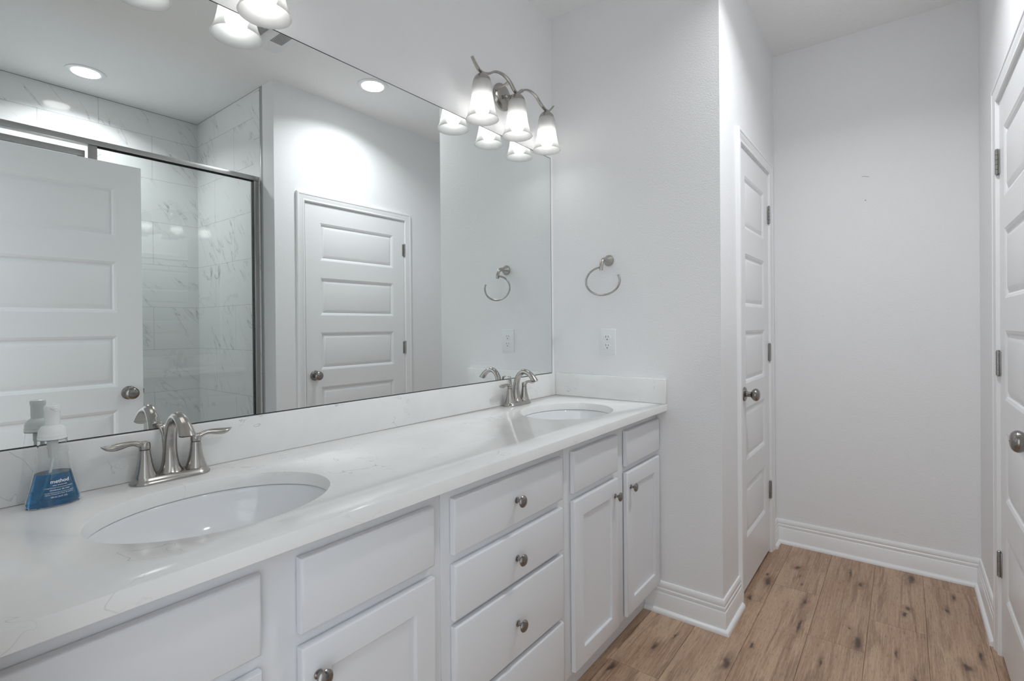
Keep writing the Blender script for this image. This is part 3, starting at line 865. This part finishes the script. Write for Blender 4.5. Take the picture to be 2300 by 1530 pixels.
# ------------------------------------------------------------------ three-light bath bars
def vanity_light(cx, label):
    root = thing('vanity_light', label, 'light fixture', (cx, 0, 2.06), group='three-shade bath bars over the mirror')
    Y = -0.084
    Z0 = -2.06
    pl = B().lathe([(0.0580, 0.0003), (0.0590, 0.004), (0.0570, 0.009), (0.050, 0.0125), (0.030, 0.0155), (0.0005, 0.0165)], (0, 0, 2.231+Z0), (0, -1, 0), 44).obj('backplate', M_NICKEL, root)
    B().lathe([(0.0045, 0.0150), (0.0045, 0.022), (0.0080, 0.0245), (0.0090, 0.029), (0.0070, 0.0335), (0.0005, 0.035)], (0, 0, 2.231+Z0), (0, -1, 0), 20).obj('finial', M_NICKEL, pl)
    for s in (-1, 1):
        B().lathe([(0.0080, 0.010), (0.0080, 0.016), (0.0052, 0.0175), (0.0052, 0.064), (0.0075, 0.0655), (0.0075, 0.080)], (s*0.047, 0, 2.246+Z0), (0, -1, 0.12), 18).obj('stem', M_NICKEL, root)
    half = [(0.0, 2.2275, 0.0088, 0.0052), (0.016, 2.2310, 0.0088, 0.0050), (0.045, 2.2540, 0.0088, 0.0048), (0.080, 2.2670, 0.0086, 0.0046), (0.113, 2.2680, 0.0084, 0.0044), (0.146, 2.2600, 0.0084, 0.0044),
            (0.180, 2.2400, 0.0085, 0.0046), (0.207, 2.2290, 0.0086, 0.0048), (0.225, 2.2265, 0.0086, 0.0050), (0.244, 2.2310, 0.0085, 0.0044), (0.262, 2.2450, 0.0080, 0.0034), (0.283, 2.2660, 0.0070, 0.0022)]
    pts = [(-p[0], *p[1:]) for p in half[::-1]]+half[1:]
    sp = smooth_path(pts, 5)
    B().tube([(p[0], Y, p[1]+Z0) for p in sp], [(p[2], p[3]) for p in sp], n=14).obj('arm', M_NICKEL, root, angle=60)
    for x in (-0.225, 0.0, 0.225):
        cup = B().lathe([(0.0060, 2.2295+Z0), (0.0095, 2.2255+Z0), (0.0100, 2.2215+Z0), (0.0150, 2.2190+Z0), (0.0235, 2.2135+Z0), (0.0305, 2.2050+Z0), (0.0345, 2.1955+Z0), (0.0352, 2.1895+Z0), (0.0340, 2.1885+Z0)], (x, Y, 0), n=32).obj('socket_cup', M_NICKEL, root)
        out = [(0.0330, 2.1960), (0.0362, 2.1880), (0.0382, 2.1780), (0.0396, 2.1620), (0.0412, 2.1420), (0.0440, 2.1180), (0.0485, 2.0920), (0.0545, 2.0680), (0.0600, 2.0530), (0.0640, 2.0445)]
        b = B()
        b.lathe([(r, z+Z0) for r, z in out]+[(0.0648, 2.0428+Z0), (0.0636, 2.0420+Z0)]+[(r-0.0028, z+Z0) for r, z in out[::-1]], (x, Y, 0), n=48, cap0=False, cap1=False)
        b.obj('lamp_shade', M_SHADE, cup, angle=60)
        B().lathe([(0.0125, 2.1960+Z0), (0.0135, 2.1700+Z0), (0.0150, 2.1500+Z0), (0.0175, 2.1360+Z0), (0.0200, 2.1290+Z0), (0.0190, 2.1280+Z0)], (x, Y, 0), n=28, cap1=False).obj('bulb_base', M_CAP, cup)
        B().lathe([(0.0199, 2.1288+Z0), (0.0250, 2.1210+Z0), (0.0288, 2.1100+Z0), (0.0300, 2.1000+Z0), (0.0295, 2.0880+Z0), (0.0270, 2.0760+Z0), (0.0220, 2.0670+Z0), (0.0130, 2.0605+Z0), (0.0010, 2.0588+Z0)], (x, Y, 0), n=28).obj('bulb', M_BULB, cup)
    return root
vanity_light(-0.400, 'brushed nickel three-shade wall light over the far sink')
vanity_light(-1.700, 'brushed nickel three-shade wall light over the near sink, cut by the photo top')

# ------------------------------------------------------------------ towel ring and outlet on the end wall
tr = thing('towel_ring', 'brushed nickel open towel ring on the end wall above the outlet', 'towel ring', (0, -0.305, 1.36))
b = B()
b.lathe([(0.0255, 0.0003), (0.0262, 0.002), (0.0258, 0.0045), (0.0238, 0.0085), (0.0200, 0.0155), (0.0155, 0.0240), (0.0118, 0.0310), (0.0105, 0.0345)], (0, 0, 0.1755), (-1, 0, 0), 36)
pp = smooth_path([(-0.029, 0.1755, 0.0106), (-0.042, 0.1765, 0.0098), (-0.056, 0.1740, 0.0092), (-0.067, 0.1660, 0.0088), (-0.073, 0.1530, 0.0086), (-0.0755, 0.1380, 0.0084), (-0.0758, 0.1255, 0.0082)], 5)
b.tube([(p[0], 0, p[1]) for p in pp], [p[2] for p in pp], n=18, up=(0, 1, 0))
b.obj('post', M_NICKEL, tr, angle=60)
rg = []
for i in range(61):
    a = math.radians(80-282*i/60)
    rg.append((-0.0750, -0.0053+0.0837*math.cos(a), 0.0765+0.0625*math.sin(a)))
B().tube(rg, 0.0047, n=14, up=(1, 0, 0)).obj('ring', M_NICKEL, tr, angle=60)

ou = thing('wall_outlet', 'white duplex power outlet on the end wall above the side splash', 'outlet', (0, -0.2965, 1.161))
b = B()
pr = None
for (ins, x) in [(0, -0.0003), (0, -0.0015), (0.0012, -0.0045), (0.004, -0.0058)]:
    hy, hz = 0.0405-ins, 0.0605-ins
    lp = b.loop([(x, -hy, -hz), (x, hy, -hz), (x, hy, hz), (x, -hy, hz)])
    if pr: b.bridge(pr, lp)
    else: b.face(lp)
    pr = lp
b.face(pr)
b.obj('cover_plate', M_PLASTIC, ou)
for s in (1, -1):
    zc = s*0.0194
    r = B().lathe([(0.0172, 0.0055), (0.0172, 0.0074), (0.0164, 0.0080)], (0, 0, zc), (-1, 0, 0), 32, sx=0.84).obj('receptacle', M_PLASTIC, ou)
    B().box(-0.0083, -0.0075, 0.0055, 0.0073, zc+0.0005, zc+0.0095).obj('slot', M_SLOT, r, smooth=False)
    B().box(-0.0083, -0.0075, -0.0073, -0.0055, zc+0.0015, zc+0.0085).obj('slot', M_SLOT, r, smooth=False)
    B().lathe([(0.0026, 0.0075), (0.0026, 0.0083)], (0, 0, zc-0.0075), (-1, 0, 0), 12).obj('ground_hole', M_SLOT, r)
B().lathe([(0.0032, 0.0055), (0.0030, 0.0066), (0.0005, 0.0069)], (0, 0, 0), (-1, 0, 0), 14).obj('screw', M_PLASTIC, ou)

# ------------------------------------------------------------------ ceiling: two recessed lights and the fan grille
def can_light(x, y, energy, label):
    root = thing('recessed_light', label, 'ceiling light', (x, y, HC), group='round recessed ceiling lights')
    B().lathe([(0.0940, -0.0002), (0.0930, -0.0035), (0.0860, -0.0055), (0.0690, -0.0050), (0.0660, -0.0035)], n=48, cap0=True, cap1=False).obj('trim_ring', M_PLASTIC, root)
    B().lathe([(0.0665, -0.0030), (0.0655, -0.0060), (0.045, -0.0068), (0.0005, -0.0070)], n=40, cap0=False).obj('lens', M_LENS, root)
    ld = bpy.data.lights.new('can_lamp', 'AREA')
    ld.shape = 'DISK'; ld.spread = math.radians(140); ld.size = 0.13; ld.energy = energy; ld.color = (0.95, 0.975, 1.0)
    lo = bpy.data.objects.new('can_lamp', ld)
    COL.objects.link(lo); lo.parent = root; lo.location = (0, 0, -0.0085)
    return root
can_light(-1.280, -2.430, CAN_W[0], 'round recessed ceiling light inside the shower, seen in the mirror')
can_light(-0.125, -1.262, CAN_W[1], 'round recessed ceiling light in front of the vanity, seen at the mirror top')

vg = thing('exhaust_fan', 'white slatted exhaust fan grille on the ceiling, seen in the mirror', 'vent', (-0.812, -1.232, HC))
def bowed(h, bow, z, n=10):
    pts = []
    cs = [(-h, -h), (h, -h), (h, h), (-h, h)]
    for k in range(4):
        (xa, ya), (xb, yb) = cs[k], cs[(k+1) % 4]
        nx, ny = (yb-ya)/(2*h), -(xb-xa)/(2*h)
        for i in range(n):
            t_ = i/n
            o_ = bow*4*t_*(1-t_)
            pts.append((xa+(xb-xa)*t_+nx*o_, ya+(yb-ya)*t_+ny*o_, z))
    return pts
b = B()
pr = None
for (h, bow, z) in [(0.118, 0.012, -0.0002), (0.118, 0.012, -0.007), (0.113, 0.011, -0.0115), (0.105, 0.010, -0.0125)]:
    lp = b.loop(bowed(h, bow, z))
    if pr: b.bridge(pr, lp)
    pr = lp
b.face(pr)
b.obj('cover', M_PLASTIC, vg, angle=40)
b = B()
rngs = []
for i in range(13):
    y = -0.108+0.216*i/12
    w = 0.020+0.045*max(0, -y/0.108)**2.2
    rngs.append(b.loop([(-w-0.004, y, -0.0120), (-w, y, -0.0160), (w, y, -0.0160), (w+0.004, y, -0.0120)]))
for r0, r1 in zip(rngs, rngs[1:]): b.bridge(r0, r1)
b.face(rngs[0]); b.face(rngs[-1])
b.obj('centre_band', M_PLASTIC, vg, angle=50)
for i in range(13):
    y = -0.012+i*0.0086
    for xa, xb in ((-0.090, -0.026), (0.026, 0.090)): B().box(xa, xb, y, y+0.0028, -0.0134, -0.0122).obj('slot', M_SLOT, vg, smooth=False)

# ------------------------------------------------------------------ sliding shower door
YG = -1.868
sd = thing('shower_door', 'framed sliding glass shower door behind the open white door, seen in the mirror', 'shower door', ((XL+XS)/2, YG, 0.10))
ox, oy, oz = (XL+XS)/2, YG, 0.10
def sbox(x0, x1, y0, y1, z0, z1, bev=0.0012): return B().box(x0-ox, x1-ox, y0-oy, y1-oy, z0-oz, z1-oz, bev)
sbox(XL+0.001, XS-0.001, YG-0.028, YG+0.020, 2.166, 2.194).obj('header_rail', M_ALU, sd)
sbox(XL+0.001, XS-0.001, YG-0.028, YG+0.020, 0.100, 0.125).obj('bottom_track', M_ALU, sd)
for (xa, xb) in ((XS-0.030, XS-0.001), (XL+0.001, XL+0.030)):
    j = sbox(xa, xb, YG-0.026, YG+0.016, 0.1255, 2.1655).obj('wall_jamb', M_ALU, sd)
sbox(XS-0.0345, XS-0.0302, YG-0.012, YG+0.002, 0.126, 2.165, 0.0005).obj('seal', M_SLOT, sd, smooth=False)
fp = sbox(-1.400, XS-0.032, YG+0.002, YG+0.0075, 0.127, 2.164, 0).obj('fixed_panel', M_SGLASS, sd, smooth=False)
sbox(-1.402, -1.366, YG-0.002, YG+0.014, 0.126, 2.1655).obj('stile', M_ALU, fp)
sbox(-1.366, XS-0.0345, YG+0.001, YG+0.010, 2.158, 2.1657, 0.0004).obj('shade_strip', M_SLOT, fp, smooth=False)  # black strip painted in as the shade under the header rail
sp_ = sbox(XL+0.034, -1.414, YG-0.022, YG-0.0165, 0.127, 2.112, 0).obj('sliding_panel', M_SGLASS, sd, smooth=False)
sbox(XL+0.032, -1.410, YG-0.026, YG-0.010, 2.108, 2.138).obj('top_rail', M_ALU, sp_)
sbox(-1.438, -1.410, YG-0.026, YG-0.010, 0.127, 2.1075).obj('stile', M_ALU, sp_)

def hook(y, z, label):
    root = thing('adhesive_hook', label, 'hook', (XS, y, z), group='clear adhesive hooks on the shower tile')
    b = B()
    b.lathe([(0.016, 0.0003), (0.016, 0.003), (0.0145, 0.0045)], (0, 0, 0.012), (-1, 0, 0), 24, sx=1.9, sy=1.0)
    b.obj('pad', M_HOOK, root)
    hp = smooth_path([(-0.003, 0.010), (-0.004, -0.020), (-0.010, -0.045), (-0.021, -0.050), (-0.028, -0.038), (-0.029, -0.024)], 4)
    B().tube([(p[0], 0, p[1]) for p in hp], 0.0045, n=12, up=(0, 1, 0)).obj('hook_arm', M_HOOK, root, angle=60)
hook(-2.557, 1.640, 'clear plastic hook on the shower side tile, nearer the shower corner')
hook(-2.430, 1.640, 'clear plastic hook on the shower side tile, nearer the glass frame')
